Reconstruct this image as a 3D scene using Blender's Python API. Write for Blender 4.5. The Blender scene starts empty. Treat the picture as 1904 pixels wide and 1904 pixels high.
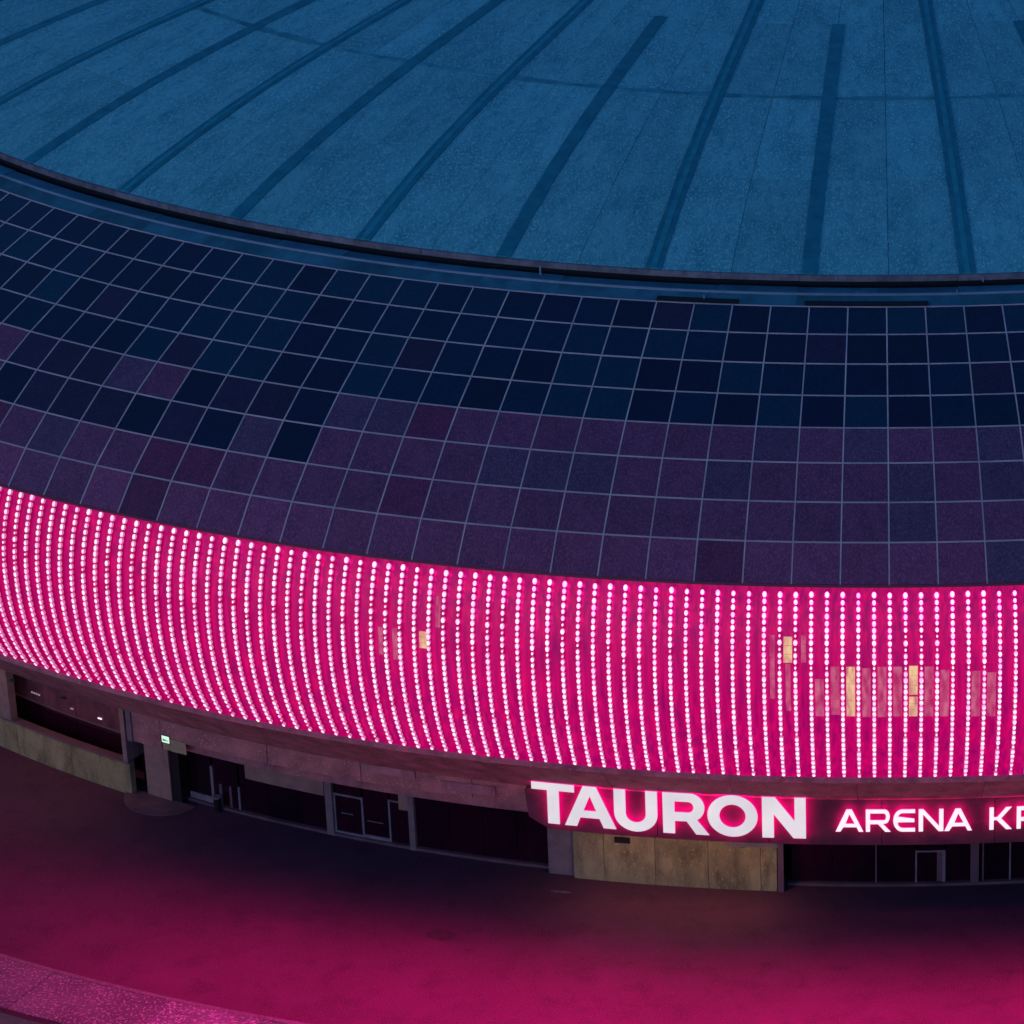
import bpy, math, random
from mathutils import Vector, Matrix
from mathutils.geometry import tessellate_polygon
random.seed(7)
S = bpy.context.scene
C = S.collection
rad = math.radians

# ------------------------------------------------------------------ camera
cam_d = bpy.data.cameras.new('camera')
cam = bpy.data.objects.new('camera', cam_d); C.objects.link(cam)
cam_d.sensor_width = 36.0
cam_d.lens = 6750.4 / 1904 * 36.0
cam_d.shift_x = (952 - 1634.06) / 1904
cam_d.shift_y = (960 - 952) / 1904
cam_d.clip_start = 1.0; cam_d.clip_end = 5000
cam.matrix_world = (Matrix.Translation((0, -252.993, 97.897))
                    @ Matrix.Rotation(rad(90 - 23.9324), 4, 'X')
                    @ Matrix.Rotation(rad(-0.1013), 4, 'Z'))
S.camera = cam

# ------------------------------------------------------------------ world, sun, exposure
SUN_EL, SUN_ROT = 8.0, 215.0
w = bpy.data.worlds.new('World'); S.world = w; w.use_nodes = True
nt = w.node_tree
sky = nt.nodes.new('ShaderNodeTexSky'); sky.sky_type = 'NISHITA'; sky.sun_disc = False
sky.sun_elevation = rad(SUN_EL); sky.sun_rotation = rad(SUN_ROT)
sky.air_density = 1.0; sky.dust_density = 0.3; sky.ozone_density = 6.0
nt.nodes['Background'].inputs['Strength'].default_value = 0.15
nt.links.new(sky.outputs[0], nt.nodes['Background'].inputs[0])
sl = bpy.data.lights.new('sun', 'SUN'); sl.energy = 0.05; sl.angle = rad(12); sl.color = (1.0, 0.85, 0.75)
so = bpy.data.objects.new('sun', sl); C.objects.link(so)
_a = rad(SUN_ROT); _e = rad(SUN_EL)
so.rotation_euler = Vector((math.sin(_a) * math.cos(_e), math.cos(_a) * math.cos(_e), math.sin(_e))).to_track_quat('Z', 'Y').to_euler()
S.view_settings.view_transform = 'Standard'; S.view_settings.look = 'None'
S.view_settings.exposure = 0.0; S.view_settings.gamma = 1.0; S.view_settings.use_curve_mapping = False
S.render.engine = 'CYCLES'

# ------------------------------------------------------------------ materials
def mat(name, col, rough=0.7, metal=0.0, col2=None, scale=3.0, detail=6.0, stretch=(1, 1, 1), bump=0.0, bscale=None,
        spec=0.5, lo=0.35, hi=0.65, objrand=0.0, speck=None, layer2=None, coord='Object', coat=0.0):
    m = bpy.data.materials.new(name); m.use_nodes = True
    t = m.node_tree; N = t.nodes; L = t.links
    b = N['Principled BSDF']
    b.inputs['Roughness'].default_value = rough; b.inputs['Metallic'].default_value = metal
    b.inputs['Specular IOR Level'].default_value = spec
    b.inputs['Coat Weight'].default_value = coat
    tc = N.new('ShaderNodeTexCoord'); mp = N.new('ShaderNodeMapping'); mp.inputs['Scale'].default_value = stretch
    L.new(tc.outputs[coord], mp.inputs[0])
    src = mp.outputs[0]
    oi = N.new('ShaderNodeObjectInfo')
    if objrand:
        ad = N.new('ShaderNodeVectorMath'); ad.operation = 'ADD'
        sc = N.new('ShaderNodeVectorMath'); sc.operation = 'SCALE'; sc.inputs[0].default_value = (37, 91, 53)
        L.new(oi.outputs['Random'], sc.inputs['Scale']); L.new(src, ad.inputs[0]); L.new(sc.outputs[0], ad.inputs[1]); src = ad.outputs[0]
    def noise(s, d=detail, r=0.6):
        n = N.new('ShaderNodeTexNoise'); n.inputs['Scale'].default_value = s; n.inputs['Detail'].default_value = d
        n.inputs['Roughness'].default_value = r; L.new(src, n.inputs['Vector']); return n.outputs['Fac']
    def ramp(f, a, b_):
        r = N.new('ShaderNodeMapRange'); r.inputs['From Min'].default_value = a; r.inputs['From Max'].default_value = b_
        L.new(f, r.inputs['Value']); return r.outputs[0]
    def mix(f, A, B):
        x = N.new('ShaderNodeMix'); x.data_type = 'RGBA'; L.new(f, x.inputs[0])
        for s_, v in ((x.inputs[6], A), (x.inputs[7], B)):
            if isinstance(v, tuple): s_.default_value = (*v, 1)
            else: L.new(v, s_)
        return x.outputs[2]
    if col2 is None: col2 = tuple(c * 0.8 for c in col)
    c = mix(ramp(noise(scale), lo, hi), col2, col)
    if layer2:   # (scale, colour, lo, hi)
        c = mix(ramp(noise(layer2[0], 3), layer2[2], layer2[3]), c, layer2[1])
    if speck:    # (scale, colour, threshold)
        c = mix(ramp(noise(speck[0], 1), speck[2], speck[2] + 0.12), c, speck[1])
    if objrand:
        h = N.new('ShaderNodeHueSaturation'); r = N.new('ShaderNodeMapRange')
        r.inputs['To Min'].default_value = 1 - objrand; r.inputs['To Max'].default_value = 1 + objrand
        L.new(oi.outputs['Random'], r.inputs['Value']); L.new(r.outputs[0], h.inputs['Value']); L.new(c, h.inputs['Color']); c = h.outputs[0]
    L.new(c, b.inputs['Base Color'])
    if bump:
        bp = N.new('ShaderNodeBump'); bp.inputs['Strength'].default_value = bump; bp.inputs['Distance'].default_value = 0.05
        L.new(noise(bscale or scale * 4), bp.inputs['Height']); L.new(bp.outputs[0], b.inputs['Normal'])
    return m

def emit(name, col, strength, base=(0.02, 0.02, 0.02), var=0.0, scale=2.0, stretch=(1, 1, 1), col2=None, lo=0.3, hi=0.7, rough=0.5, beam=0):
    m = bpy.data.materials.new(name); m.use_nodes = True
    t = m.node_tree; N = t.nodes; L = t.links; b = N['Principled BSDF']
    b.inputs['Base Color'].default_value = (*base, 1); b.inputs['Roughness'].default_value = rough
    b.inputs['Emission Color'].default_value = (*col, 1); b.inputs['Emission Strength'].default_value = strength
    if var or col2:
        tc = N.new('ShaderNodeTexCoord'); mp = N.new('ShaderNodeMapping'); mp.inputs['Scale'].default_value = stretch
        L.new(tc.outputs['Object'], mp.inputs[0])
        oi = N.new('ShaderNodeObjectInfo')
        n = N.new('ShaderNodeTexNoise'); n.noise_dimensions = '4D'; n.inputs['Scale'].default_value = scale; n.inputs['Detail'].default_value = 5
        mu = N.new('ShaderNodeMath'); mu.operation = 'MULTIPLY'; mu.inputs[1].default_value = 61; L.new(oi.outputs['Random'], mu.inputs[0]); L.new(mu.outputs[0], n.inputs['W'])
        L.new(mp.outputs[0], n.inputs['Vector'])
        r = N.new('ShaderNodeMapRange'); r.inputs['From Min'].default_value = lo; r.inputs['From Max'].default_value = hi
        L.new(n.outputs['Fac'], r.inputs['Value'])
        if col2:
            x = N.new('ShaderNodeMix'); x.data_type = 'RGBA'; L.new(r.outputs[0], x.inputs[0])
            x.inputs[6].default_value = (*col2, 1); x.inputs[7].default_value = (*col, 1); L.new(x.outputs[2], b.inputs['Emission Color'])
        r2 = N.new('ShaderNodeMapRange'); r2.inputs['From Min'].default_value = lo; r2.inputs['From Max'].default_value = hi
        r2.inputs['To Min'].default_value = strength * (1 - var); r2.inputs['To Max'].default_value = strength
        L.new(n.outputs['Fac'], r2.inputs['Value']); L.new(r2.outputs[0], b.inputs['Emission Strength'])
        if beam:   # each lamp: a soft white-pink body plus an added pink beam shaped to light the forecourt
            b.inputs['Emission Color'].default_value = (1.0, 0.70, 0.93, 1)
            for l in list(b.inputs['Emission Color'].links): L.remove(l)
            for l in list(b.inputs['Emission Strength'].links): L.remove(l)
            b.inputs['Emission Strength'].default_value = 1.65
            ge = N.new('ShaderNodeNewGeometry'); dt = N.new('ShaderNodeVectorMath'); dt.operation = 'DOT_PRODUCT'
            tl = N.new('ShaderNodeVectorMath'); tl.operation = 'ADD'; tl.inputs[1].default_value = (0, 0, -0.9)   # beam tilted down so the forecourt gets its glow
            nz_ = N.new('ShaderNodeVectorMath'); nz_.operation = 'NORMALIZE'
            L.new(ge.outputs['Normal'], tl.inputs[0]); L.new(tl.outputs[0], nz_.inputs[0])
            L.new(ge.outputs['Incoming'], dt.inputs[0]); L.new(nz_.outputs[0], dt.inputs[1])
            n2 = N.new('ShaderNodeTexNoise'); n2.noise_dimensions = '4D'; n2.inputs['Scale'].default_value = 3.4; n2.inputs['Detail'].default_value = 1
            L.new(mp.outputs[0], n2.inputs['Vector']); L.new(mu.outputs[0], n2.inputs['W'])
            cr = N.new('ShaderNodeMapRange'); cr.inputs['From Min'].default_value = .38; cr.inputs['From Max'].default_value = .58
            L.new(n2.outputs['Fac'], cr.inputs['Value'])
            cx = N.new('ShaderNodeMix'); cx.data_type = 'RGBA'; cx.inputs[6].default_value = (1.0, 0.40, 0.64, 1); cx.inputs[7].default_value = (1.0, 0.66, 0.78, 1)
            L.new(cr.outputs[0], cx.inputs[0]); L.new(cx.outputs[2], b.inputs['Emission Color'])
            ab = N.new('ShaderNodeMath'); ab.operation = 'MAXIMUM'; ab.inputs[1].default_value = 0.0; L.new(dt.outputs['Value'], ab.inputs[0])
            pw = N.new('ShaderNodeMath'); pw.operation = 'POWER'; pw.inputs[1].default_value = beam; L.new(ab.outputs[0], pw.inputs[0])
            ml = N.new('ShaderNodeMath'); ml.operation = 'MULTIPLY'; L.new(pw.outputs[0], ml.inputs[0]); L.new(r2.outputs[0], ml.inputs[1])
            m3 = N.new('ShaderNodeMath'); m3.operation = 'MULTIPLY'; L.new(ml.outputs[0], m3.inputs[0]); L.new(oi.outputs['Alpha'], m3.inputs[1]); ml = m3   # beam level per strip, graded to shape the ground glow
            em = N.new('ShaderNodeEmission'); em.inputs['Color'].default_value = (*col, 1); L.new(ml.outputs[0], em.inputs['Strength'])
            ads = N.new('ShaderNodeAddShader'); L.new(b.outputs[0], ads.inputs[0]); L.new(em.outputs[0], ads.inputs[1])
            L.new(ads.outputs[0], N['Material Output'].inputs['Surface'])
    return m

M = {}
M['roof'] = mat('roof_membrane', (0.170, 0.590, 0.640), 0.85, col2=(0.060, 0.350, 0.420), scale=0.40, detail=12, lo=0.28, hi=0.70, objrand=0.08, stretch=(1.5, 0.55, 1),
                speck=(7.5, (0.27, 0.65, 0.70), 0.53), layer2=(1.5, (0.045, 0.30, 0.38), 0.48, 0.80), bump=0.35, bscale=14)
M['rib'] = mat('roof_walkway_band', (0.016, 0.290, 0.370), 0.8, col2=(0.008, 0.19, 0.27), scale=1.2, lo=0.35, hi=0.7, objrand=0.05, bump=0.2)
M['rib_mid'] = mat('roof_band_centre', (0.03, 0.38, 0.45), 0.8, col2=(0.015, 0.27, 0.35), scale=1.5, objrand=0.05)
M['under'] = mat('roof_underlay', (0.03, 0.22, 0.28), 0.9)
M['lap'] = mat('lap_strip', (0.03, 0.25, 0.33), 0.85, col2=(0.08, 0.42, 0.50), scale=0.7, lo=0.4, hi=0.6, objrand=0.15)
M['eave'] = mat('eave_metal', (0.30, 0.24, 0.32), 0.6, 0.1, col2=(0.15, 0.13, 0.19), scale=1.6, lo=0.35, hi=0.65, objrand=0.2)
M['edge'] = mat('aluminium_trim', (0.36, 0.42, 0.58), 0.4, 0.2, scale=0.6, col2=(0.24, 0.30, 0.46))
M['ledge'] = mat('gutter_ledge', (0.055, 0.22, 0.29), 0.6, 0.1, col2=(0.025, 0.12, 0.18), scale=0.6, lo=0.35, hi=0.65, objrand=0.2)
M['void'] = mat('shadow_gap', (0.008, 0.010, 0.02), 0.9)
def pane(n, c, c2, r=0.35, s=1.1): return mat(n, c, r, 0.0, col2=c2, scale=s, detail=7, stretch=(1.6, 1, 0.6), lo=0.36, hi=0.64, objrand=0.12, speck=(8, tuple(x * 1.45 for x in c), 0.5))
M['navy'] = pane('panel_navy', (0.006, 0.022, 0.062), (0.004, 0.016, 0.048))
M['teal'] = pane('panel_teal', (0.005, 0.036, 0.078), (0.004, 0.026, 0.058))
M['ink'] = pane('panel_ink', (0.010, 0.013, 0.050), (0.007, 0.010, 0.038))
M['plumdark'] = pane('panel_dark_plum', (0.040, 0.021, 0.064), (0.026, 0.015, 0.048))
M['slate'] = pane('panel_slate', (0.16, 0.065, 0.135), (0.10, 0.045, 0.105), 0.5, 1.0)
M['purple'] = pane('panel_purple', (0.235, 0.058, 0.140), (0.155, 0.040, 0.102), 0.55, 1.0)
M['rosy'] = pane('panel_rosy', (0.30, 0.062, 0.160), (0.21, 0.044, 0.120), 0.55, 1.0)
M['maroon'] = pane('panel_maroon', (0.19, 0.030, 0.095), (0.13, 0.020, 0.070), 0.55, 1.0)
M['mullion'] = mat('mullion_metal', (0.95, 0.60, 0.62), 0.5, 0.0, scale=0.4, col2=(0.60, 0.42, 0.48), objrand=0.1)
PK = (1.0, 0.0, 0.155)
M['led'] = emit('led_lamp', (1.0, 0.0, 0.28), 225.0, var=0.3, scale=1.3, lo=0.35, hi=0.6, beam=7.0)
M['ledside'] = emit('led_lamp_side', (0.85, 0.22, 0.55), 0.8)
M['rail'] = emit('led_rail', (0.55, 0.0, 0.10), 0.70, (0.01, 0.0, 0.01), var=0.3, scale=2)  # rail glows to match the panels, lamp spill put into its emission
M['screen'] = emit('screen_glow', (0.72, 0.0, 0.130), 0.95, (0.012, 0.0, 0.01), var=0.32, scale=0.9, stretch=(5.0, 5.0, 0.35), col2=(0.42, 0.0, 0.16))  # panels given a glow of their own for lamp spill and bloom
M['litwin'] = emit('lit_window', (0.62, 0.13, 0.25), 0.95, var=0.15, scale=1.2, stretch=(3, 3, 1), col2=(0.52, 0.02, 0.14), lo=.35, hi=.65)
M['litwarm'] = emit('lit_window_warm', (0.86, 0.55, 0.30), 1.0, var=0.15, scale=1.2, stretch=(3, 3, 1), col2=(0.58, 0.16, 0.20), lo=.30, hi=.60)
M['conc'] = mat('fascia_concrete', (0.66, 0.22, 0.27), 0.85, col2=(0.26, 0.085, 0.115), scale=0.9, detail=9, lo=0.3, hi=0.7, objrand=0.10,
                speck=(8, (0.66, 0.24, 0.28), 0.60), bump=0.4, bscale=9)  # base reddened for pink light bounced up from the ground
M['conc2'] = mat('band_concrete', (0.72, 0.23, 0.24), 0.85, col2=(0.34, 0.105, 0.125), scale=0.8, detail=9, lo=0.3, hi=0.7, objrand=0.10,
                 speck=(8, (0.76, 0.28, 0.28), 0.60), layer2=(0.35, (0.28, 0.09, 0.11), 0.55, 0.75), bump=0.4, bscale=9)  # terracotta tint stands in for pink bounce light
M['khaki'] = mat('wall_khaki_concrete', (0.44, 0.29, 0.18), 0.9, col2=(0.24, 0.155, 0.105), scale=0.7, detail=12, lo=0.32, hi=0.66, objrand=0.12,
                 speck=(9, (0.48, 0.34, 0.19), 0.62), layer2=(0.8, (0.13, 0.08, 0.055), 0.46, 0.75), bump=0.4, bscale=7, stretch=(1.4, 1.4, 0.6))
M['glass'] = mat('shopfront_glass', (0.035, 0.003, 0.016), 0.12, scale=0.35, col2=(0.010, 0.002, 0.008), spec=0.5, stretch=(1, 1, .5))
M['frame'] = mat('frame_metal', (0.34, 0.22, 0.30), 0.5, 0.1, scale=2, col2=(0.22, 0.14, 0.20))
M['column'] = mat('column_concrete', (0.30, 0.16, 0.20), 0.8, col2=(0.19, 0.10, 0.13), scale=1.4, lo=0.3, hi=0.7, bump=0.3, bscale=8)
M['door'] = mat('door_panel_paint', (0.42, 0.19, 0.19), 0.7, scale=1, col2=(0.28, 0.125, 0.14))
M['post'] = mat('plum_post_paint', (0.20, 0.08, 0.13), 0.5, scale=1)
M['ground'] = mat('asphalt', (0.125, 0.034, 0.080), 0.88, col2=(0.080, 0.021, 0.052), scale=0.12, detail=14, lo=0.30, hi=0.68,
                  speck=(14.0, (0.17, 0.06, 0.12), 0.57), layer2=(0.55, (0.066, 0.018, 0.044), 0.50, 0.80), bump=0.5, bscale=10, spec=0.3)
M['patch'] = mat('worn_asphalt', (0.17, 0.055, 0.10), 0.9, col2=(0.115, 0.034, 0.068), scale=0.6, detail=9, bump=0.4, bscale=9)
M['apron'] = mat('apron_concrete', (0.22, 0.085, 0.13), 0.9, col2=(0.12, 0.045, 0.07), scale=0.7, detail=9, bump=0.4, bscale=9)
M['path'] = mat('speckled_paving', (0.16, 0.15, 0.165), 0.85, col2=(0.08, 0.065, 0.08), scale=0.4, detail=6, lo=0.3, hi=0.7, objrand=0.25,
                speck=(7.0, (0.36, 0.34, 0.35), 0.55), bump=0.4, bscale=8)
M['kerb'] = mat('kerb_stone', (0.18, 0.15, 0.16), 0.8, scale=1.2, col2=(0.11, 0.09, 0.1), speck=(8, (0.26, 0.22, 0.24), 0.56))
M['verge'] = mat('grey_green_verge', (0.05, 0.22, 0.10), 0.95, col2=(0.03, 0.14, 0.06), scale=2.0, detail=9, bump=0.6, bscale=12)
M['upper'] = mat('upper_pane_reflection', (0.20, 0.060, 0.10), 0.25, col2=(0.09, 0.03, 0.055), scale=0.6, stretch=(2, 2, 1))  # plum reflection put into the pane's base colour
M['cover'] = mat('worn_iron_cover', (0.070, 0.020, 0.046), 0.7, 0.0, col2=(0.040, 0.014, 0.030), scale=2.5, bump=0.4)
M['pinkrim'] = mat('rim_pink_glow', (0.30, 0.04, 0.12), 0.6)  # pink glow of the light band put into the rim colour
M['board'] = mat('sign_board_paint', (0.17, 0.040, 0.075), 0.85, col2=(0.10, 0.024, 0.050), scale=0.8, detail=8, bump=0.3)
M['iron'] = mat('cast_iron', (0.030, 0.012, 0.024), 0.6, 0.5, scale=4)
M['letter'] = emit('letter_face', (0.88, 0.80, 0.85), 0.93, (0.1, 0.1, 0.1), var=0.12, scale=0.5, col2=(0.78, 0.74, 0.82))
M['letter2'] = emit('small_letter_face', (1.0, 0.86, 0.95), 1.1, (0.1, 0.1, 0.1), var=0.12, scale=0.8)
M['letterside'] = emit('letter_side', (0.9, 0.03, 0.36), 0.9)
M['halo'] = emit('letter_halo', (1.0, 0.0, 0.30), 9.5)
M['exit'] = emit('exit_face', (0.62, 0.92, 0.74), 1.1)
M['exitink'] = mat('exit_print', (0.02, 0.16, 0.10), 0.6)
M['lampwarm'] = emit('soffit_lamp_face', (1.0, 0.64, 0.30), 235.0)
M['lampcase'] = mat('lamp_case', (0.1, 0.1, 0.1), 0.5)
M['plate'] = mat('beige_plate', (0.62, 0.36, 0.22), 0.7, scale=1.5, col2=(0.46, 0.26, 0.17))
M['litdot'] = emit('lamp_reflection', (1.0, 0.75, 0.95), 1.2)  # glowing dots drawn as reflections of lamps in the glass
M['faintdot'] = emit('faint_lamp_reflection', (1.0, 0.6, 0.8), 0.28)

# ------------------------------------------------------------------ geometry helpers
def P(th, R, z): a = rad(th); return Vector((R * math.sin(a), -R * math.cos(a), z))
def link(name, me, parent=None, loc=None, rot=None, m=None):
    o = bpy.data.objects.new(name, me); C.objects.link(o)
    if parent is not None: o.parent = parent
    if loc is not None: o.location = loc
    if rot is not None: o.rotation_euler = rot
    return o
def mesh(name, vs, fs, *ms, mi=None, smooth=False):
    me = bpy.data.meshes.new(name); me.from_pydata([tuple(v) for v in vs], [], fs)
    for m in ms: me.materials.append(m)
    if mi: me.polygons.foreach_set('material_index', mi)
    if smooth: me.polygons.foreach_set('use_smooth', [True] * len(me.polygons))
    me.update(); return me
class MB:
    def __init__(s): s.v = []; s.f = []; s.m = []
    def quad(s, a, b, c, d, m=0): n = len(s.v); s.v += [a, b, c, d]; s.f.append((n, n + 1, n + 2, n + 3)); s.m.append(m)
    def hexa(s, p, m=0):   # p: 8 points, bottom loop 0-3, top loop 4-7
        n = len(s.v); s.v += list(p)
        for q in ((3, 2, 1, 0), (4, 5, 6, 7), (0, 1, 5, 4), (1, 2, 6, 5), (2, 3, 7, 6), (3, 0, 4, 7)): s.f.append(tuple(n + i for i in q)); s.m.append(m)
    def arcbox(s, t0, t1, R0, R1, z0, z1, step=0.5, m=0, z0b=None):   # curved box; R0<R1
        n = max(1, int(math.ceil(abs(t1 - t0) / step)))
        b = len(s.v)
        for i in range(n + 1):
            t = t0 + (t1 - t0) * i / n
            s.v += [P(t, R0, z0), P(t, R1, z0), P(t, R1, z1), P(t, R0, z1)]
        for i in range(n):
            for k in range(4):
                a = b + 4 * i + k; c = b + 4 * i + (k + 1) % 4
                s.f.append((a, a + 4, c + 4, c)); s.m.append(m)
        s.f.append((b, b + 1, b + 2, b + 3)); s.m.append(m); e = b + 4 * n; s.f.append((e + 3, e + 2, e + 1, e)); s.m.append(m)
    def build(s, name, parent, *ms, **kw):
        me = mesh(name, s.v, s.f, *ms, mi=s.m); return link(name, me, parent, **kw)
def arc(name, parent, m, t0, t1, R0, R1, z0, z1, step=0.5):
    b = MB(); b.arcbox(t0, t1, R0, R1, z0, z1, step); return b.build(name, parent, m)
def revolve(name, parent, m, prof, t0, t1, step=2.0, smooth=False):   # open profile [(R,z)] swept
    n = max(1, int(round((t1 - t0) / step))); vs = []; fs = []; k = len(prof)
    for i in range(n + 1):
        t = t0 + (t1 - t0) * i / n
        vs += [P(t, R, z) for R, z in prof]
    for i in range(n):
        for j in range(k - 1):
            a = i * k + j; fs.append((a, a + k, a + k + 1, a + 1))
    return link(name, mesh(name, vs, fs, m, smooth=smooth), parent)

# ------------------------------------------------------------------ profiles (metres, arena axis at the origin)
ROWR = [75.0, 76.939, 78.979, 80.984, 83.003, 84.95, 86.871, 88.66, 90.189]
ROWZ = [30.861, 30.066, 29.224, 28.274, 27.336, 26.233, 24.915, 23.523, 21.93]
TH0, DTH = 0.3254, 1.54165
LR = [88.164, 89.054, 89.179, 88.719, 87.628]; LZ = [20.502, 17.846, 15.191, 12.535, 9.88]
def led_R(z):
    s = (LZ[0] - z) / (LZ[0] - LZ[4]); x = [0, .25, .5, .75, 1]; r = 0
    for i in range(5):
        t = LR[i]
        for j in range(5):
            if j != i: t *= (s - x[j]) / (x[i] - x[j])
        r += t
    return r
RE, ZE = 72.572, 31.732
def roof_z(r):
    t = (RE - r) / RE
    if t < 0.4: return ZE + 25.756 * t - 38.477 * t * t + 36.889 * t ** 3
    z4 = ZE + 25.756 * .4 - 38.477 * .16 + 36.889 * .064
    u = (RE * .6 - r) / (RE * .6)
    return z4 + 3.8 * (2 * u - u * u)

# ------------------------------------------------------------------ ground
def structure(o): o['kind'] = 'structure'; return o
g = []
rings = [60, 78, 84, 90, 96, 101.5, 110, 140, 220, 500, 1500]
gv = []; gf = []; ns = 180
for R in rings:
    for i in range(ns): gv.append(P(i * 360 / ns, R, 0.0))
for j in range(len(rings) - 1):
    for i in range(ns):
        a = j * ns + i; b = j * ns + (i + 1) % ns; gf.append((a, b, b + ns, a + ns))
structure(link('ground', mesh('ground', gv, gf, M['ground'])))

# curved path with slabs and kerb beyond the forecourt
path = bpy.data.objects.new('path', None); C.objects.link(path); path['kind'] = 'structure'
ts = -33.0
k = 0
while ts < 10:
    wd = [5.2, 2.55, 4.1, 3.0][k % 4]
    arc('paving_slab', path, M['path'], ts, ts + wd - 0.02, 100.28, 104.15, -0.05, 0.09 + 0.012 * (k % 2), 0.5)
    arc('kerb_stone', path, M['kerb'], ts + .01, ts + wd / 2 - .01, 99.98, 100.26, -0.05, 0.125, 0.5)
    arc('kerb_stone', path, M['kerb'], ts + wd / 2 + .01, ts + wd - .01, 99.98, 100.26, -0.05, 0.12, 0.5)
    arc('kerb_stone', path, M['iron'], ts, ts + wd - .02, 104.17, 104.5, -0.05, 0.06, 0.5)
    ts += wd; k += 1
vg = arc('verge', None, M['verge'], -40, 14, 104.52, 125, -0.05, 0.05, 0.5); vg['kind'] = 'structure'

# ------------------------------------------------------------------ the arena
arena = bpy.data.objects.new('arena', None); C.objects.link(arena)
arena['label'] = 'round arena with blue domed roof, dark tiled shoulder and glowing pink light band'
arena['category'] = 'arena'
T0, T1 = -66, 40     # sector built in detail

# --- dome
prof = [(r, roof_z(r) - 0.12) for r in (72.5, 68, 64, 60, 55, 50, 45, 40, 34, 28, 20, 12, 5, 0.1)]
revolve('roof', arena, M['under'], prof, -180, 180, 3.0, smooth=True)
RIB0, RIBD = 3.72, 6.6
ring_r = [72.50, 64.3, 55.75, 46.3, 36.0, 24.0]
# membrane sheets: two per bay in each ring, shared meshes
for j in range(5):
    ro, ri = ring_r[j] - 0.02, ring_r[j + 1] + 0.02
    half = RIBD / 2
    vs = []; fs = []; nr = 5; ntt = 4
    gap = 0.014
    for a in range(nr + 1):
        r = ro + (ri - ro) * a / nr
        for b in range(ntt + 1):
            tt = -half / 2 + half * b / ntt
            tt += (gap / r * 57.3) * (1 if b == 0 else -1 if b == ntt else 0)
            vs.append(P(tt, r, roof_z(r) + 0.0))
    nv = len(vs)
    vs += [v - Vector((0, 0, 0.09)) for v in vs]
    W_ = ntt + 1
    for a in range(nr):
        for b in range(ntt):
            i = a * W_ + b; fs.append((i, i + 1, i + W_ + 1, i + W_))
    rim = [b for b in range(W_)] + [a * W_ + ntt for a in range(1, nr + 1)] + [nr * W_ + b for b in range(ntt - 1, -1, -1)] + [a * W_ for a in range(nr - 1, 0, -1)]
    for i, a in enumerate(rim):
        b = rim[(i + 1) % len(rim)]; fs.append((b, a, a + nv, b + nv))
    me = mesh('roof_sheet', vs, fs, M['roof'])
    for k in range(-11, 5):
        for h in (0, 1):
            t = RIB0 + RIBD * k + half / 2 + half * h
            o = link('roof_sheet', me, arena, rot=(0, 0, rad(t)), loc=(0, 0, random.uniform(-.008, .012)))
# lap strips along the ring seam
for k in range(-11, 5):
    t = RIB0 + RIBD * k
    b = MB(); n = 6
    for i in range(n):
        a0 = t + .4 + (RIBD - .8) * i / n; a1 = t + .4 + (RIBD - .8) * (i + 1) / n
        w0 = 0.10 + .16 * random.random() ** 2
        b.hexa([P(a0, 55.55 - w0, roof_z(55.55 - w0) - .02), P(a1, 55.55 - w0, roof_z(55.55 - w0) - .02), P(a1, 55.6 + w0, roof_z(55.6 + w0) - .02), P(a0, 55.6 + w0, roof_z(55.6 + w0) - .02),
                P(a0, 55.55 - w0, roof_z(55.55 - w0) + .03), P(a1, 55.55 - w0, roof_z(55.55 - w0) + .03), P(a1, 55.6 + w0, roof_z(55.6 + w0) + .03), P(a0, 55.6 + w0, roof_z(55.6 + w0) + .03)])
    b.build('seam_strip', arena, M['lap'])
# radial bands
def rib_mesh(rend, w0, w1, dz, name, m):
    vs = []; fs = []; n = 16
    for i in range(n + 1):
        r = 72.48 + (rend - 72.48) * i / n; w_ = (w0 + (w1 - w0) * i / n) / 2 / r * 57.3
        z = roof_z(r)
        w_ *= 1 + 0.05 * math.sin(i * 2.7)
        vs += [P(-w_, r, z - .05), P(-w_, r, z + dz), P(w_, r, z + dz), P(w_, r, z - .05)]
    for i in range(n):
        for q in range(3):
            a = 4 * i + q; fs.append((a, a + 1, a + 5, a + 4))
    fs.append((0, 3, 2, 1)); e = 4 * n; fs.append((e, e + 1, e + 2, e + 3))
    return mesh(name, vs, fs, m)
short = rib_mesh(46.4, .84, .76, .07, 'roof_band', M['rib']); long_ = rib_mesh(26, .88, .70, .07, 'roof_band', M['rib'])
midL = rib_mesh(26.2, .30, .26, .085, 'band_centre', M['rib_mid'])
for k in range(-11, 6):
    odd = k % 2
    o = link('roof_band', short if odd else long_, arena, rot=(0, 0, rad(RIB0 + RIBD * k)))
    if not odd: link('band_centre', midL, o)
# eave, shadow gap, gutter ledges
t = T0; i = 0
while t < T1:
    d = 3.3
    arc('eave_plate', arena, M['eave'], t, t + d - .015, 72.35, 72.66 + .02 * (i % 2), 31.43, 31.75, 0.55)
    b = MB(); b.arcbox(t, t + d - .01, 73.05, 74.02, 31.0, 31.22 + .03 * (i % 3 == 0), .77)
    b.build('gutter_plate', arena, M['ledge'])
    vs = MB(); n = 4
    for q in range(n):
        a0 = t + d * q / n; a1 = t + d * (q + 1) / n
        vs.hexa([P(a0, 74.02, 30.9), P(a1, 74.02, 30.9), P(a1, 74.93, 30.55), P(a0, 74.93, 30.55), P(a0, 74.02, 31.17), P(a1, 74.02, 31.17), P(a1, 74.93, 30.86), P(a0, 74.93, 30.86)])
    vs.build('gutter_plate', arena, M['ledge'])
    t += d; i += 1
arc('gutter_trim', arena, M['edge'], T0, T1, 73.98, 74.06, 31.15, 31.27, 0.77)
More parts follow.
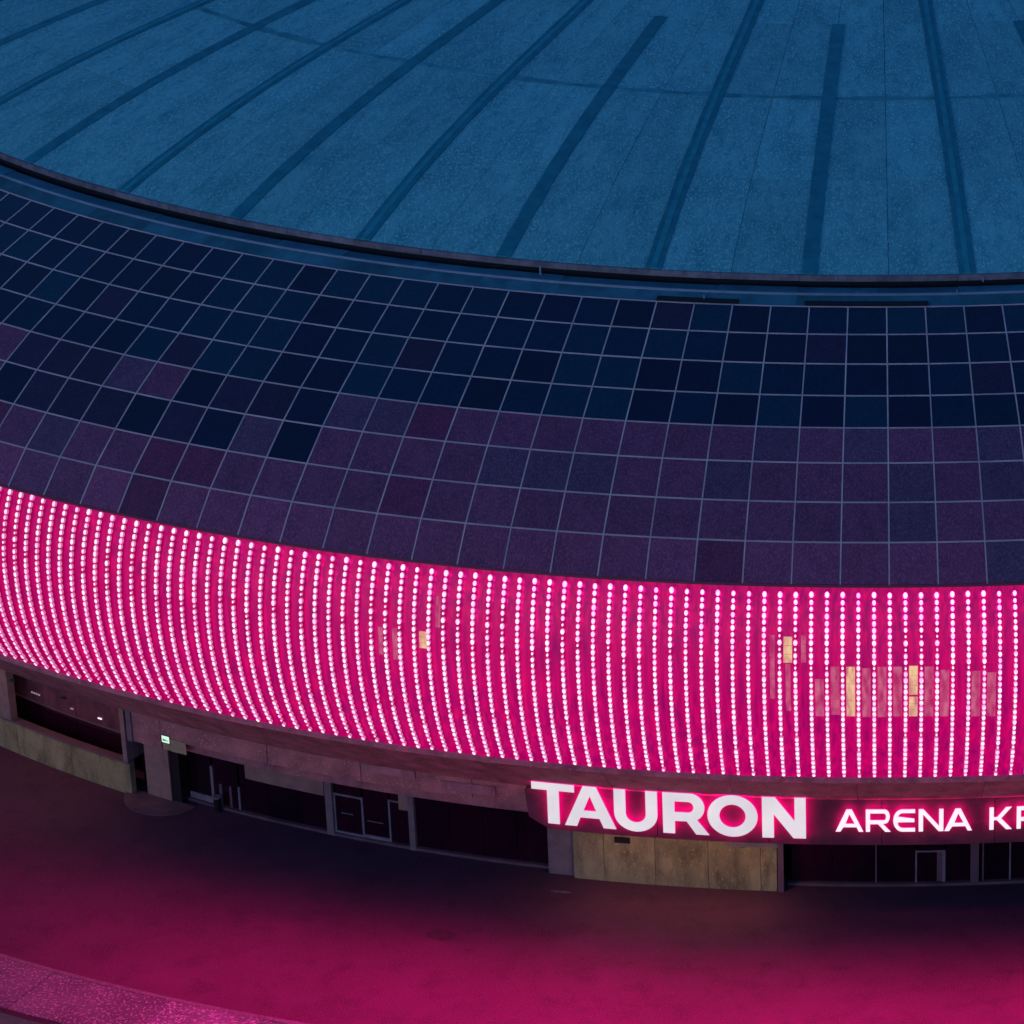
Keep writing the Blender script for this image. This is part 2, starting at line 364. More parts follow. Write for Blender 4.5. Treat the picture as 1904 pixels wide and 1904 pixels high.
revolve('shadow_gap', arena, M['void'], [(72.6, 31.5), (72.55, 30.9), (73.2, 30.9), (73.2, 31.1)], T0, T1, 1.1)
# two dark strips painted in for the shadow under the gutter ledge
for a0, a1 in ((-8.95, -5.62), (-2.95, 2.0)):
    arc('gutter_shade', arena, M['void'], a0, a1, 74.55, 74.97, 30.86, 31.03, 0.5)
for a, R, z, h in ((-14.2, 73.3, 31.2, .55), (-7.05, 74.6, 31.0, .22), (-.9, 73.9, 31.1, .2), (-1.75, 72.7, 31.5, .25), (4.35, 72.8, 31.4, .25), (3.2, 73.9, 31.1, .3)):
    b = MB(); b.arcbox(a - .03, a + .03, R, R + .07, z, z + h); b.build('gutter_bracket', arena, M['edge'])

# --- tiled shoulder: shared panel mesh per row, one object per pane
K0, K1 = -40, 14
shell = [(75.0, 30.70)] + [(r - .10, z - .14) for r, z in zip(ROWR, ROWZ)] + [(90.12, 21.75), (87.9, 21.6)]
revolve('shoulder_shell', arena, M['void'], shell, -180, 180, DTH * 1.0)
def rowmesh(j):
    R0_, z0_, R1_, z1_ = ROWR[j], ROWZ[j], ROWR[j + 1], ROWZ[j + 1]
    mid = P(0, (R0_ + R1_) / 2, (z0_ + z1_) / 2)
    h = DTH / 2; g_ = 0.03
    c = [P(-h, R0_, z0_), P(h, R0_, z0_), P(h, R1_, z1_), P(-h, R1_, z1_)]
    ce = sum(c, Vector()) / 4
    c = [p + (ce - p).normalized() * g_ for p in c]
    nrm = (c[1] - c[0]).cross(c[3] - c[0]).normalized()
    if nrm.z < 0: nrm = -nrm
    o_ = [p - mid for p in c]
    lo = [p - nrm * .07 for p in o_]
    ii = [p * 0.985 + nrm * .012 for p in o_]
    vs = lo + o_ + ii
    fs = [(8, 9, 10, 11)] + [(4 + i, 4 + (i + 1) % 4, 8 + (i + 1) % 4, 8 + i) for i in range(4)] + [(i, (i + 1) % 4, 4 + (i + 1) % 4, 4 + i) for i in range(4)]
    return mesh('facade_panel', vs, fs, M['navy']), mid
def panel_mat(j, k):  # pink glow on the lower rows is put into their tints
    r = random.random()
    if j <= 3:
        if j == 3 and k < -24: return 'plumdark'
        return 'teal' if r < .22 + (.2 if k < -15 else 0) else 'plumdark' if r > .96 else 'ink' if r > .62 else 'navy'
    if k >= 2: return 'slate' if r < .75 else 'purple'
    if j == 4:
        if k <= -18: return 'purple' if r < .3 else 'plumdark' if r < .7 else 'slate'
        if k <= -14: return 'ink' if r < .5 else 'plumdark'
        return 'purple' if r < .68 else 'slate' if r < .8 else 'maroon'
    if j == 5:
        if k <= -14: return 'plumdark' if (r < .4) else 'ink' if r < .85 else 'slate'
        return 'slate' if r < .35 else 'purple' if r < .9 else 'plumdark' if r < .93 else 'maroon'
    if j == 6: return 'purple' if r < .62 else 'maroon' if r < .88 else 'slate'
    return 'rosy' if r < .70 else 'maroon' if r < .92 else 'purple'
npan = 0
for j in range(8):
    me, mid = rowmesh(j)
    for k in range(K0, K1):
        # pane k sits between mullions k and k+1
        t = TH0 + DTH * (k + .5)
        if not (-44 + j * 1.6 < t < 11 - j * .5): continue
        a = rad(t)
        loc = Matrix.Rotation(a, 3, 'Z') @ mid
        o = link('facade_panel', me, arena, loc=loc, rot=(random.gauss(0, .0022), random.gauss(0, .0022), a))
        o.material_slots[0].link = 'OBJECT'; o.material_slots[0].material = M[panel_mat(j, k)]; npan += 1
# mullions (meridian) and transoms (rings)
vs = []; fs = []
nj = len(ROWR)
for i in range(nj):
    R, z = ROWR[i], ROWZ[i]
    for dx, up in ((-.035, -.03), (-.035, .045), (.035, .045), (.035, -.03)):
        vs.append(Vector((dx, -(R + up * .35), z + up)))
for i in range(nj - 1):
    for q in range(3):
        a = 4 * i + q; fs.append((a, a + 4, a + 5, a + 1))
fs += [(0, 1, 2, 3), (4 * nj - 1, 4 * nj - 2, 4 * nj - 3, 4 * nj - 4)]
mme = mesh('mullion', vs, fs, M['mullion'])
for k in range(K0 + 6, K1 - 2):
    link('mullion', mme, arena, rot=(0, 0, rad(TH0 + DTH * k)))
for j in range(8):
    R, z = ROWR[j], ROWZ[j]
    dR, dz = ROWR[min(j + 1, 8)] - ROWR[max(j - 1, 0)], ROWZ[min(j + 1, 8)] - ROWZ[max(j - 1, 0)]
    l = math.hypot(dR, dz); ux, uz = dR / l * .042, dz / l * .042; nx, nz = -dz / l, dR / l
    nx, nz = -uz / .042, ux / .042
    b = MB()
    for k in range(K0 + 6, K1 - 2):
        a0, a1 = TH0 + DTH * k, TH0 + DTH * (k + 1)
        q = []
        for lev in (-.03, .030):
            q += [P(a0, R - ux + nx * lev, z - uz + nz * lev), P(a1, R - ux + nx * lev, z - uz + nz * lev), P(a1, R + ux + nx * lev, z + uz + nz * lev), P(a0, R + ux + nx * lev, z + uz + nz * lev)]
        b.hexa(q)
    b.build('transom', arena, M['mullion'])
# rim under the last row, soffit back to the light band
revolve('rim', arena, M['pinkrim'], [(90.19, 21.93), (90.22, 21.78), (90.0, 21.70), (87.9, 21.55)], -180, 180, 1.5)

# --- light band: back panels with added glow, LED strips
LSTEP, LPH = 0.509855, -0.67024
def led_pt(z, off): 
    e = .05; dR = (led_R(z + e) - led_R(z - e)) / (2 * e); l = math.hypot(1, dR)
    return led_R(z) + off / l, z - off * dR / l
zs = [21.3 - (21.3 - 9.45) * i / 16 for i in range(17)]
seg = 3 * LSTEP
vs = []; fs = []
for i, z in enumerate(zs):
    zz = min(max(z, 9.6), 20.8); R = led_R(zz) - .30
    for q in range(4): vs.append(P(-seg / 2 + .0005 + (seg - .001) * q / 3, R, z))
for i in range(len(zs) - 1):
    for q in range(3):
        a = 4 * i + q; fs.append((a, a + 4, a + 5, a + 1))
sme = mesh('screen_panel', vs, fs, M['screen'])
i0, i1 = -70, 128
i = i0
while i <= i1:
    link('screen_panel', sme, arena, rot=(0, 0, rad(LPH + (i - 62 + 1.0) * LSTEP)))
    i += 3
revolve('screen_backing', arena, M['void'], [(87.2, 21.6), (88.2, 18), (88.3, 15), (87.8, 12), (86.9, 9.4)], -180, 180, 3)
def strip(seed):
    rnd = random.Random(seed)
    b = MB()
    n = 12
    for i in range(n):
        za = 20.85 - (20.85 - 9.7) * i / n; zb = 20.85 - (20.85 - 9.7) * (i + 1) / n
        q = []
        for off in (-.24, -.08):
            for (x, zz) in ((-.05, za), (.05, za), (.05, zb), (-.05, zb)):
                R, z = led_pt(min(max(zz, 9.7), 20.6), off); q.append(Vector((x, -R, z + (zz - min(zz, 20.6)))))
        b.hexa(q)
    rail = mesh('led_strip', b.v, b.f, M['rail'])
    vs = []; fs = []
    nd = 33
    for i in range(nd):
        z = 20.42 - (20.42 - 9.95) * i / (nd - 1) + rnd.uniform(-.02, .02)
        rr = 0.100 * rnd.uniform(.85, 1.1) * (1.12 if i == 0 else 1)
        if rnd.random() < .03: rr *= .6
        base = len(vs)
        for off, s in ((-.08, 1.0), (.05, 1.0), (.065, .92)):
            for q in range(8):
                a = math.pi / 8 + q * math.pi / 4
                sq = 1 / max(abs(math.cos(a)), abs(math.sin(a))) ** .75; x = math.cos(a) * rr * s * sq * .93; dz = math.sin(a) * rr * s * 1.36 * sq
                R, zz = led_pt(z, off)
                dR = (led_R(z + .05) - led_R(z - .05)) / .1; l = math.hypot(1, dR)
                vs.append(Vector((x, -(R + dz * dR / l), zz + dz / l)))
        for lv in (0, 1):
            for q in range(8):
                a = base + lv * 8 + q; c = base + lv * 8 + (q + 1) % 8
                fs.append((a, c, c + 8, a + 8))
        fs.append(tuple(base + 16 + q for q in range(8)))
    return rail, mesh('led_lamps', vs, fs, M['led'], M['ledside'], mi=[0 if len(f) > 4 else 1 for f in fs])
variants = [strip(s) for s in range(5)]
for i in range(i0, i1 + 1):
    rail, dots = variants[random.randrange(5)]
    o = link('led_strip', rail, arena, rot=(0, 0, rad(LPH + (i - 62) * LSTEP)))
    d = link('led_lamps', dots, o); d['kind'] = 'stuff'
    th_ = LPH + (i - 62) * LSTEP; u_ = min(max((th_ + 34) / 26, 0), 1); d.color = (1, 1, 1, 0.22 + 1.75 * u_ * u_ * (3 - 2 * u_))
# lit rooms seen through the mesh between the strips
for a0, a1, z1, z0, m in ((-2.51, -2.38, 18.44, 16.98, 'litwin'), (-2.99, -2.87, 18.33, 16.96, 'litwarm'), (-2.99, -2.87, 16.9, 14.2, 'litwin'), (-3.5, -3.39, 18.40, 14.9, 'litwin'),
                          (-2.0, -1.91, 16.1, 13.9, 'litwin'), (-1.46, -1.35, 16.8, 14.0, 'litwin'), (-.98, -.79, 16.8, 13.91, 'litwarm'), (-.46, -.26, 16.72, 13.87, 'litwin'),
                          (.04, .24, 16.8, 13.87, 'litwin'), (.55, .77, 16.8, 13.9, 'litwin'), (1.06, 1.28, 16.84, 15.2, 'litwarm'), (1.06, 1.28, 15.1, 13.9, 'litwarm'),
                          (1.57, 1.8, 16.79, 13.89, 'litwin'), (2.09, 2.26, 16.6, 13.87, 'litwin'), (3.1, 3.32, 16.5, 13.83, 'litwin'), (3.61, 3.8, 16.4, 13.8, 'litwin'),
                          (-15.30, -15.16, 17.3, 16.36, 'litwarm'), (-16.34, -16.2, 17.3, 15.5, 'litwin'), (-16.86, -16.74, 17.25, 15.7, 'litwin'), (-14.76, -14.64, 19.2, 17.6, 'litwin')):
    n = 3; b = MB(); wmin = 0.14 if m == 'litwarm' or a0 > -2.2 else 0.08; cc = (a0 + a1) / 2; cc = LPH + (round((cc - LPH) / LSTEP - .5) + .5) * LSTEP; a0, a1 = cc - wmin, cc + wmin
    for q in range(n):
        za = z0 + (z1 - z0) * q / n; zb = z0 + (z1 - z0) * (q + 1) / n - .03
        Ra, Rb = led_R(za) - .29, led_R(zb) - .29
        b.hexa([P(a0, Ra, za), P(a1, Ra, za), P(a1, Rb, zb), P(a0, Rb, zb), P(a0, Ra + .03, za), P(a1, Ra + .03, za), P(a1, Rb + .03, zb), P(a0, Rb + .03, zb)])
    b.build('lit_window', arena, M[m])

# --- concrete ring below the band
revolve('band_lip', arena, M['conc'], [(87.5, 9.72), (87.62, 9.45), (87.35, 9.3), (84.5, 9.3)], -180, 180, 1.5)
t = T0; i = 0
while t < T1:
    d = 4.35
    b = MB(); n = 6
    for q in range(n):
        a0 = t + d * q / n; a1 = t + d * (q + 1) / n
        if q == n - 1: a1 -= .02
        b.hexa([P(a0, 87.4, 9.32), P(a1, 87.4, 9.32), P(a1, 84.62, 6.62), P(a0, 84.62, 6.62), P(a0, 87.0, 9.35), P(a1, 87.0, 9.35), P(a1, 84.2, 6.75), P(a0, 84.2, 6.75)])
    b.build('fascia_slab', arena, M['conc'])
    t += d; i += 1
# lower band: slabs with uneven faces, open at far left
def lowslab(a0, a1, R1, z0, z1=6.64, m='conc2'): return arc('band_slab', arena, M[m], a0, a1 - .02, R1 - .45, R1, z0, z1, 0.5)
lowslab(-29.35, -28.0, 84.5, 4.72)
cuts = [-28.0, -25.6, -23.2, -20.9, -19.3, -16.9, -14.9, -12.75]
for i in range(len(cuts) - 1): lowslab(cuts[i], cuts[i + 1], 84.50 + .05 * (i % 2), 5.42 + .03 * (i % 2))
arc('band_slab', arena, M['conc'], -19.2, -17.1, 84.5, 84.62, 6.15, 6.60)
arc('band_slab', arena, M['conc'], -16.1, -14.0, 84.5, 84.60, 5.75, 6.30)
# sign board with cut corner
b = MB()
q = []
b.hexa([P(-12.62, 84.4, 5.1), P(-11.9, 84.4, 4.5), P(-11.9, 85.2, 4.5), P(-12.62, 85.2, 5.1), P(-12.75, 84.4, 6.64), P(-11.9, 84.4, 7.2), P(-11.9, 85.2, 7.2), P(-12.75, 85.2, 6.7)])
b.build('board_slab', arena, M['board'])
b = MB(); 
t = -11.9
while t < 30:
    b = MB(); b.arcbox(t, t + 3.98, 84.4, 85.2, 4.48, 7.25, .5); b.build('board_slab', arena, M['board']); t += 4.0
arc('board_ledge', arena, M['plate'], -5.45, -3.62, 84.6, 85.0, 4.08, 4.44)
revolve('soffit', arena, M['conc'], [(84.2, 6.7), (84.0, 5.5), (83.9, 4.62), (79.8, 4.62)], -29.3, T1, 1.5)
revolve('soffit', arena, M['conc'], [(84.3, 6.7), (79.8, 6.5)], T0, -29.3, 1.5)

# --- ground-floor drum
revolve('inner_wall', arena, M['void'], [(80.0, 9.0), (80.0, 0.0)], -180, 180, 2)
W = 81.55
def glass(a0, a1, z0=.2, z1=4.4, R=W):
    b = MB(); b.hexa([P(a0, R - .05, z0), P(a1, R - .05, z0), P(a1, R, z0), P(a0, R, z0), P(a0, R - .05, z1), P(a1, R - .05, z1), P(a1, R, z1), P(a0, R, z1)])
    return b.build('window_pane', arena, M['glass'])
def bar(a0, a1, z0, z1, R0=W - .1, R1=W + .07, m='frame', name='window_frame'): return arc(name, arena, M[m], a0, a1, R0, R1, z0, z1, .5)
def panes(a0, a1, n):
    for i in range(n):
        glass(a0 + (a1 - a0) * i / n + .01, a0 + (a1 - a0) * (i + 1) / n - .01)
panes(-28.5, -27.42, 1); panes(-27.3, -26.13, 1); panes(-26.05, -22.02, 3)
panes(-21.72, -20.5, 1); panes(-20.42, -19.33, 1); panes(-19.26, -18.42, 1); panes(-18.18, -12.62, 4)
panes(-3.35, 1.36, 3); panes(1.44, 2.44, 1); panes(2.52, 3.45, 1); panes(3.76, 3.9, 1); panes(3.96, 4.95, 1); panes(5.0, 12.0, 6)
for a0, a1 in ((-28.9, -12.7), (-3.5, 12)): arc('plinth', arena, M['apron'], a0, a1, W - .1, W + .22, 0, .17, .5)
bar(-27.42, -27.3, .17, 2.5); bar(-26.13, -26.05, .17, 1.6)
bar(-28.5, -27.42, .17, .55)
bar(-22.02, -21.72, 0, 5.4, W - .3, W + .22, 'column', 'column')
bar(-18.42, -18.18, 0, 5.4, W - .3, W + .25, 'column', 'column')
bar(-21.72, -20.5, 2.52, 2.62); bar(-20.5, -20.42, .17, 2.62); bar(-21.72, -20.5, .17, .28); bar(-20.42, -19.33, .17, .36); bar(-21.71, -21.64, .28, 2.52)
bar(-19.33, -19.26, .17, 2.8); bar(-19.26, -18.8, 2.72, 2.8)
bar(-18.85, -18.42, 2.35, 3.9, W + .02, W + .12, 'door', 'wall_panel')
bar(-21.4, -20.9, 1.42, 1.46, W + .01, W + .05, 'frame', 'push_bar'); bar(-20.3, -19.6, 1.22, 1.26, W + .01, W + .05, 'frame', 'push_bar')
bar(-12.64, -11.66, 0, 4.55, 81.6, 82.2, 'column', 'column')
# khaki wall in four slabs with vent
for a0, a1 in ((-11.6, -10.42), (-10.40, -8.45), (-8.43, -6.43), (-6.41, -4.45), (-4.43, -3.84)):
    arc('wall_slab', arena, M['khaki'], a0, a1, 82.0, 82.42, 0, 4.55, .5)
arc('vent', arena, M['iron'], -9.98, -9.38, 82.40, 82.47, 2.45, 2.80)
arc('post', arena, M['post'], -3.80, -3.58, 82.2, 82.5, 0, 4.5)
bar(-.16, -.10, .17, 4.4, m='post')
bar(1.36, 1.42, .17, 2.1); bar(2.38, 2.5, .17, 2.1); bar(1.42, 2.38, 2.02, 2.1); bar(2.18, 2.37, .2, 2.0, W, W + .04, 'post', 'door_leaf')
bar(1.36, 2.5, 2.5, 3.4, W + .01, W + .06, 'post', 'wall_panel')
bar(3.45, 3.76, 0, 4.5, W - .2, W + .2, 'post', 'column'); bar(3.9, 3.96, .17, 4.4, m='post'); bar(4.93, 4.99, .17, 4.4, m='frame')
bar(-25.62, -22.05, 2.42, 4.2, W + .05, W + .25, 'door', 'wall_panel')
bar(-27.04, -26.9, .17, 1.5, W + .01, W + .06, 'post', 'window_frame'); bar(-26.55, -26.45, .17, 1.5, W + .01, W + .06, 'post', 'window_frame')
# left corner bay: column, door, dark opening
bar(-29.0, -28.55, 0, 4.7, 81.5, 82.3, 'iron', 'column')
bar(-30.2, -29.0, 0, 4.7, 82.1, 82.4, 'door', 'wall_panel')
bar(-30.9, -30.2, .1, 4.7, 81.4, 81.5, 'glass', 'window_pane')
# terrace parapet and glazing behind it
for a0, a1 in ((-44.0, -40.5), (-40.48, -37.0), (-36.98, -33.9), (-33.88, -30.75)):
    arc('parapet_slab', arena, M['khaki'], a0, a1, 82.45, 82.85, 0, 2.02, .5)
    arc('coping', arena, M['post'], a0, a1, 82.4, 82.92, 2.02, 2.12, .5)
for a0, a1 in ((-44, -40), (-40, -37.3), (-37.3, -34.3), (-34.3, -31.0)):
    glass(a0, a1 - .03, 1.6, 3.0, 81.6)
    bar(a0, a1 - .03, 3.04, 6.4, 81.5, 81.6, 'upper', 'upper_pane')
arc('transom', arena, M['post'], -44, -31, 81.5, 81.66, 2.98, 3.06)
arc('pier', arena, M['column'], -30.98, -30.76, 81.5, 82.95, 2.15, 6.5)
arc('pier', arena, M['column'], -29.6, -29.36, 84.0, 84.6, 4.72, 6.62)
arc('pier', arena, M['column'], -39.2, -37.15, 82.5, 83.0, 2.15, 6.5)

# --- things fixed to or standing by the building
def tag(o, label, cat, group=None):
    o['label'] = label; o['category'] = cat
    if group: o['group'] = group
    return o
def empty(name, loc, rot=(0, 0, 0)):
    o = bpy.data.objects.new(name, None); C.objects.link(o); o.location = loc; o.rotation_euler = rot; return o
def box(name, parent, m, x0, x1, y0, y1, z0, z1):
    b = MB(); b.hexa([Vector(p) for p in ((x0, y0, z0), (x1, y0, z0), (x1, y1, z0), (x0, y1, z0), (x0, y0, z1), (x1, y0, z1), (x1, y1, z1), (x0, y1, z1))]); return b.build(name, parent, m)

# ------------------------------------------------------------------ sign letters
def arcpts(cx, cy, rx, ry, a0, a1, n=10):
    return [(cx + rx * math.cos(rad(a0 + (a1 - a0) * i / n)), cy + ry * math.sin(rad(a0 + (a1 - a0) * i / n))) for i in range(n + 1)]
G = {}
# heavy geometric capitals (unit height), each: width, outline, holes
G['T'] = (.98, [(0, 1), (.98, 1), (.98, .82), (.625, .82), (.625, 0), (.355, 0), (.355, .82), (0, .82)], [])
G['A'] = (1.18, [(0, 0), (.44, 1), (.74, 1), (1.18, 0), (.89, 0), (.80, .22), (.36, .22), (.28, 0)], [[(.44, .40), (.59, .76), (.73, .40)]])
G['U'] = (1.0, [(0, 1), (0, .42)] + arcpts(.5, .42, .5, .44, 180, 360, 16)[1:] + [(1, 1), (.73, 1), (.73, .42)] + arcpts(.5, .42, .23, .21, 360, 180, 14)[1:] + [(.27, 1)], [])
G['R'] = (1.05, [(0, 0), (0, 1), (.62, 1)] + arcpts(.62, .66, .33, .34, 90, -62, 12)[1:] + [(1.05, 0), (.75, 0), (.54, .31), (.27, .31), (.27, 0)], [[(.27, .53), (.27, .79)] + [(.58, .79)] + arcpts(.58, .66, .12, .13, 90, -90, 8)[1:-1] + [(.58, .53)]])
G['O'] = (1.15, arcpts(.575, .5, .575, .51, 0, 360, 36)[:-1], [arcpts(.575, .5, .30, .28, 0, 360, 30)[:-1]])
G['N'] = (1.01, [(0, 0), (0, 1), (.30, 1), (.75, .42), (.75, 1), (1.01, 1), (1.01, 0), (.72, 0), (.27, .58), (.27, 0)], [])
# slimmer technical capitals for the second line
G['a'] = (1.16, [(0, 0), (.46, 1), (.68, 1), (1.16, 0), (.97, 0), (.88, .20), (.33, .20), (.20, 0)], [[(.42, .36), (.575, .78), (.80, .36)]])
G['r'] = (1.06, [(0, 0), (0, 1), (.80, 1)] + arcpts(.80, .68, .22, .32, 90, -90, 10)[1:] + [(.72, .36), (1.06, 0), (.82, 0), (.52, .34), (.18, .34), (.18, 0)], [[(.18, .52), (.18, .82), (.78, .82)] + arcpts(.78, .67, .08, .15, 90, -90, 6)[1:-1] + [(.78, .52)]])
G['e'] = (.95, [(.95, 0), (.40, 0)] + arcpts(.40, .5, .40, .5, 270, 90, 16)[1:] + [(.95, 1), (.95, .83), (.42, .83)] + arcpts(.42, .62, .22, .21, 90, 165, 5)[1:] + [(.92, .58), (.92, .42), (.20, .42)] + arcpts(.42, .38, .22, .21, 195, 270, 5) + [(.95, .17)], [])
G['n'] = (1.07, [(0, 0), (0, 1), (.20, 1), (.88, .24), (.88, 1), (1.07, 1), (1.07, 0), (.86, 0), (.19, .76), (.19, 0)], [])
G['k'] = (1.0, [(0, 0), (0, 1), (.19, 1), (.19, .56), (.34, .56), (.74, 1), (.99, 1), (.52, .50), (1.0, 0), (.74, 0), (.33, .42), (.19, .42), (.19, 0)], [])
G['o'] = (1.1, arcpts(.55, .5, .55, .5, 0, 360, 28)[:-1], [arcpts(.55, .5, .36, .33, 0, 360, 24)[:-1]])
G['w'] = (1.45, [(0, 1), (.36, 0), (.56, 0), (.725, .62), (.89, 0), (1.09, 0), (1.45, 1), (1.25, 1), (.99, .26), (.81, 1), (.64, 1), (.46, .26), (.20, 1)], [])
def letter(parent, ch, th, z, h, wfac, face, R=85.85, depth=.26, halo=True):
    wd, outl, holes = G[ch]
    sx = wfac / wd
    loops = [outl] + holes
    L3 = [[Vector(((x - wd / 2) * sx, y * h, 0)) for x, y in lp] for lp in loops]
    tris = tessellate_polygon(L3)
    flat = [v for lp in L3 for v in lp]; n = len(flat)
    vs = [Vector((v.x, -depth, v.y)) for v in flat] + [Vector((v.x, 0, v.y)) for v in flat]
    fs = []; mi = []
    for t_ in tris:
        a, b_, c_ = t_
        nn = (flat[b_] - flat[a]).cross(flat[c_] - flat[a]).z
        if nn < 0: b_, c_ = c_, b_
        fs.append((a, b_, c_)); mi.append(0); fs.append((a + n, c_ + n, b_ + n)); mi.append(2)
    off = 0
    for lp in L3:
        m_ = len(lp)
        for i in range(m_):
            a = off + i; b_ = off + (i + 1) % m_; fs.append((a, b_, b_ + n, a + n)); mi.append(1)
        off += m_
    me = mesh('letter', vs, fs, face, M['letterside'], M['halo'], mi=mi)
    return link('letter', me, parent, loc=P(th, R - depth, z), rot=(0, 0, rad(th)))
sign = empty('sign', (0, 0, 0)); tag(sign, 'big bold white lit lettering on the fascia above the khaki wall', 'sign')
for ch, th, wd in (('T', -11.61, 2.34), ('A', -10.27, 2.80), ('U', -8.617, 2.33), ('R', -6.82, 2.46), ('O', -5.166, 2.66), ('N', -3.35, 2.30)):
    letter(sign, ch, th, 5.05, 2.42, wd, M['letter'], R=85.60, depth=.11)
sign2 = empty('sign', (0, 0, 0)); tag(sign2, 'smaller white lit lettering on the fascia to the right of the big bold word', 'sign')
for ch, th, wd in (('a', -1.051, 1.46), ('r', -.038, 1.31), ('e', .871, 1.15), ('n', 1.815, 1.30), ('a', 2.77, 1.46), ('k', 4.267, 1.19), ('r', 5.27, 1.31), ('a', 6.22, 1.46), ('k', 7.25, 1.19), ('o', 8.2, 1.35), ('w', 9.25, 1.75)):
    letter(sign2, ch, th, 5.48, 1.33, wd, M['letter2'], R=85.58, depth=.10)
box('letter_accent', sign2, M['letter2'], -.12, .2, -.1, 0, 0, .3)
ac = [o for o in sign2.children if o.name.startswith('letter_accent')]
for o in C.objects:
    if o.name.startswith('letter_accent'): o.location = P(8.2, 85.55, 7.0); o.rotation_euler = (0, .5, rad(8.2))

# exit sign, lamps
ex = empty('exit_sign', P(-27.75, 84.52, 5.22), (0, 0, rad(-27.75))); tag(ex, 'small lit green and white exit sign on the concrete band', 'exit sign')
box('case', ex, M['lampcase'], -.27, .27, -.06, 0, 0, .44); box('face', ex, M['exit'], -.25, .25, -.075, -.061, .02, .42)
for i, (x0, x1, z0, z1) in enumerate(((-.18, -.10, .12, .24), (-.08, -.02, .12, .22), (.0, .06, .12, .22), (.09, .18, .14, .18))):
    box('pictogram', ex, M['exitink'], x0, x1, -.08, -.076, z0, z1)
pl = empty('wall_plate', P(-27.25, 84.52, 4.9), (0, 0, rad(-27.25))); tag(pl, 'beige rectangular plate beside and below the lit exit sign', 'plate')
box('panel', pl, M['plate'], -.45, .62, -.05, 0, -.12, .62); box('panel', pl, M['plate'], -.98, -.47, -.04, 0, -.1, .28)
def soffit_lamp(th, R, z, lab):
    o = empty('soffit_lamp', P(th, R, z), (0, 0, rad(th))); tag(o, lab, 'lamp', 'warm lamps under the ring')
    b = MB(); v = [Vector((.17 * math.cos(i * math.pi / 5), .17 * math.sin(i * math.pi / 5), 0)) for i in range(10)]
    vs = v + [p + Vector((0, 0, .1)) for p in v]
    fs = [tuple(range(10, 20))] + [(i, (i + 1) % 10, (i + 1) % 10 + 10, i + 10) for i in range(10)]
    link('case', mesh('case', vs, fs, M['lampcase']), o)
    vs = [p * .85 + Vector((0, 0, .01)) for p in v]
    link('lens', mesh('lens', vs, [tuple(reversed(range(10)))], M['lampwarm']), o)
for th, R, z, lab in ((-9.9, 84.85, 4.38, 'warm lamp under the sign board above the vent in the khaki wall'),
                      (-7.2, 84.85, 4.38, 'warm lamp under the sign board above the middle of the khaki wall'),
                      (-4.9, 84.75, 3.98, 'warm lamp under the sign board above the right end of the khaki wall'),
                      (-38.5, 85.3, 6.6, 'warm lamp under the ring left of the pier on the parapet'),
                      (-34.9, 85.3, 6.6, 'warm lamp under the ring above the middle of the parapet'),
                      (-32.2, 85.3, 6.6, 'warm lamp under the ring above the right end of the parapet')):
    soffit_lamp(th, R, z, lab)
# reflections of small lamps in the terrace glass: glowing boxes painted onto the upper panes
for th, z, wd, lab in ((-36.6, 3.55, .8, 'row of tiny reflected lights at the left of the terrace window'), (-34.47, 3.45, .35, 'tiny reflected light in the middle of the terrace window'), (-32.9, 3.45, .45, 'tiny bright reflected light at the right of the terrace window')):
    o = empty('light_reflection', P(th, 81.62, z), (0, 0, rad(th))); tag(o, lab, 'light reflection')
    for q in range(4 if wd > .5 else 1):
        box('lens', o, M['litdot' if wd > .4 and wd < .5 else 'faintdot'], -wd / 2 + q * wd / 4, -wd / 2 + q * wd / 4 + (wd / 4 * .6 if wd > .5 else wd * .6), -.05, 0, 0, .08)
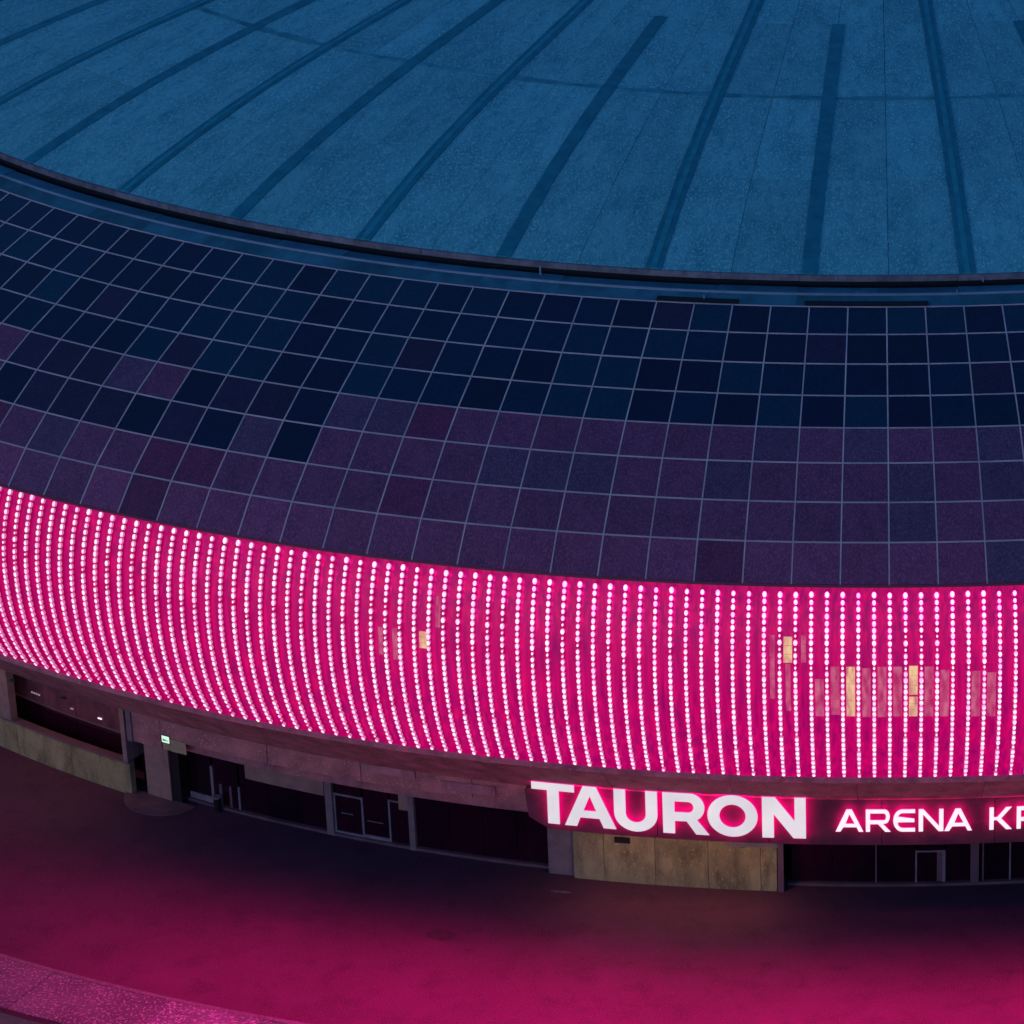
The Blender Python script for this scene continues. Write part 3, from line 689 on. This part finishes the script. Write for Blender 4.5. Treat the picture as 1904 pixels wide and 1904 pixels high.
# bin
bn = empty('litter_bin', P(-26.97, 82.0, 0), (0, 0, rad(-27))); tag(bn, 'small dark litter bin standing by the glass front', 'litter bin')
v0 = [Vector((.2 * math.cos(i * math.pi / 6), .2 * math.sin(i * math.pi / 6), 0)) for i in range(12)]
vs = v0 + [p * 1.15 + Vector((0, 0, .85)) for p in v0]
link('body', mesh('body', vs, [tuple(range(12))[::-1]] + [(i, (i + 1) % 12, (i + 1) % 12 + 12, i + 12) for i in range(12)], M['iron']), bn)
vs = [p * 1.25 + Vector((0, 0, .85)) for p in v0] + [p * 1.25 + Vector((0, 0, .93)) for p in v0]
link('rim', mesh('rim', vs, [tuple(range(12))[::-1], tuple(range(12, 24))] + [(i, (i + 1) % 12, (i + 1) % 12 + 12, i + 12) for i in range(12)], M['frame']), bn)

# ground pieces
def disc(name, th, R, rx, ry, z0, z1, m, n=28, a0=0, a1=360, jitter=0.0):
    c = P(th, R, 0); a = rad(th); vs = []
    rot = Matrix.Rotation(a, 3, 'Z')
    full = a1 - a0 >= 360
    for i in range(n if full else n + 1):
        t_ = rad(a0 + (a1 - a0) * i / n); s = 1 + random.uniform(-jitter, jitter)
        vs.append(c + rot @ Vector((rx * math.cos(t_) * s, ry * math.sin(t_) * s, 0)))
    k = len(vs)
    vs = [v + Vector((0, 0, z0)) for v in vs] + [v + Vector((0, 0, z1)) for v in vs]
    fs = [tuple(range(k, 2 * k))] + [(i, (i + 1) % k, (i + 1) % k + k, i + k) for i in range(k)]
    return link(name, mesh(name, vs, fs, m))
o = disc('apron', -29.5, 82.3, 2.3, 2.0, 0, .1, M['apron'], a0=180, a1=360); structure(o); o.name = 'pavement'
mh = empty('manhole_cover', P(-14.94, 89.8, 0)); tag(mh, 'dark round manhole cover in the asphalt forecourt', 'manhole cover')
c_ = disc('cover', -14.94, 89.8, .84, .58, 0, .03, M['cover']); c_.parent = mh; c_.location = -P(-14.94, 89.8, 0)
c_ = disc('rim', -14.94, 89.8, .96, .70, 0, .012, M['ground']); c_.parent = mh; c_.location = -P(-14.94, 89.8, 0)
d = disc('drain', -11.8, 84.05, .55, .1, 0, .03, M['kerb']); tag(d, 'short pale drain strip on the ground before the pillar', 'drain')

S.render.resolution_x = 1024; S.render.resolution_y = 1024
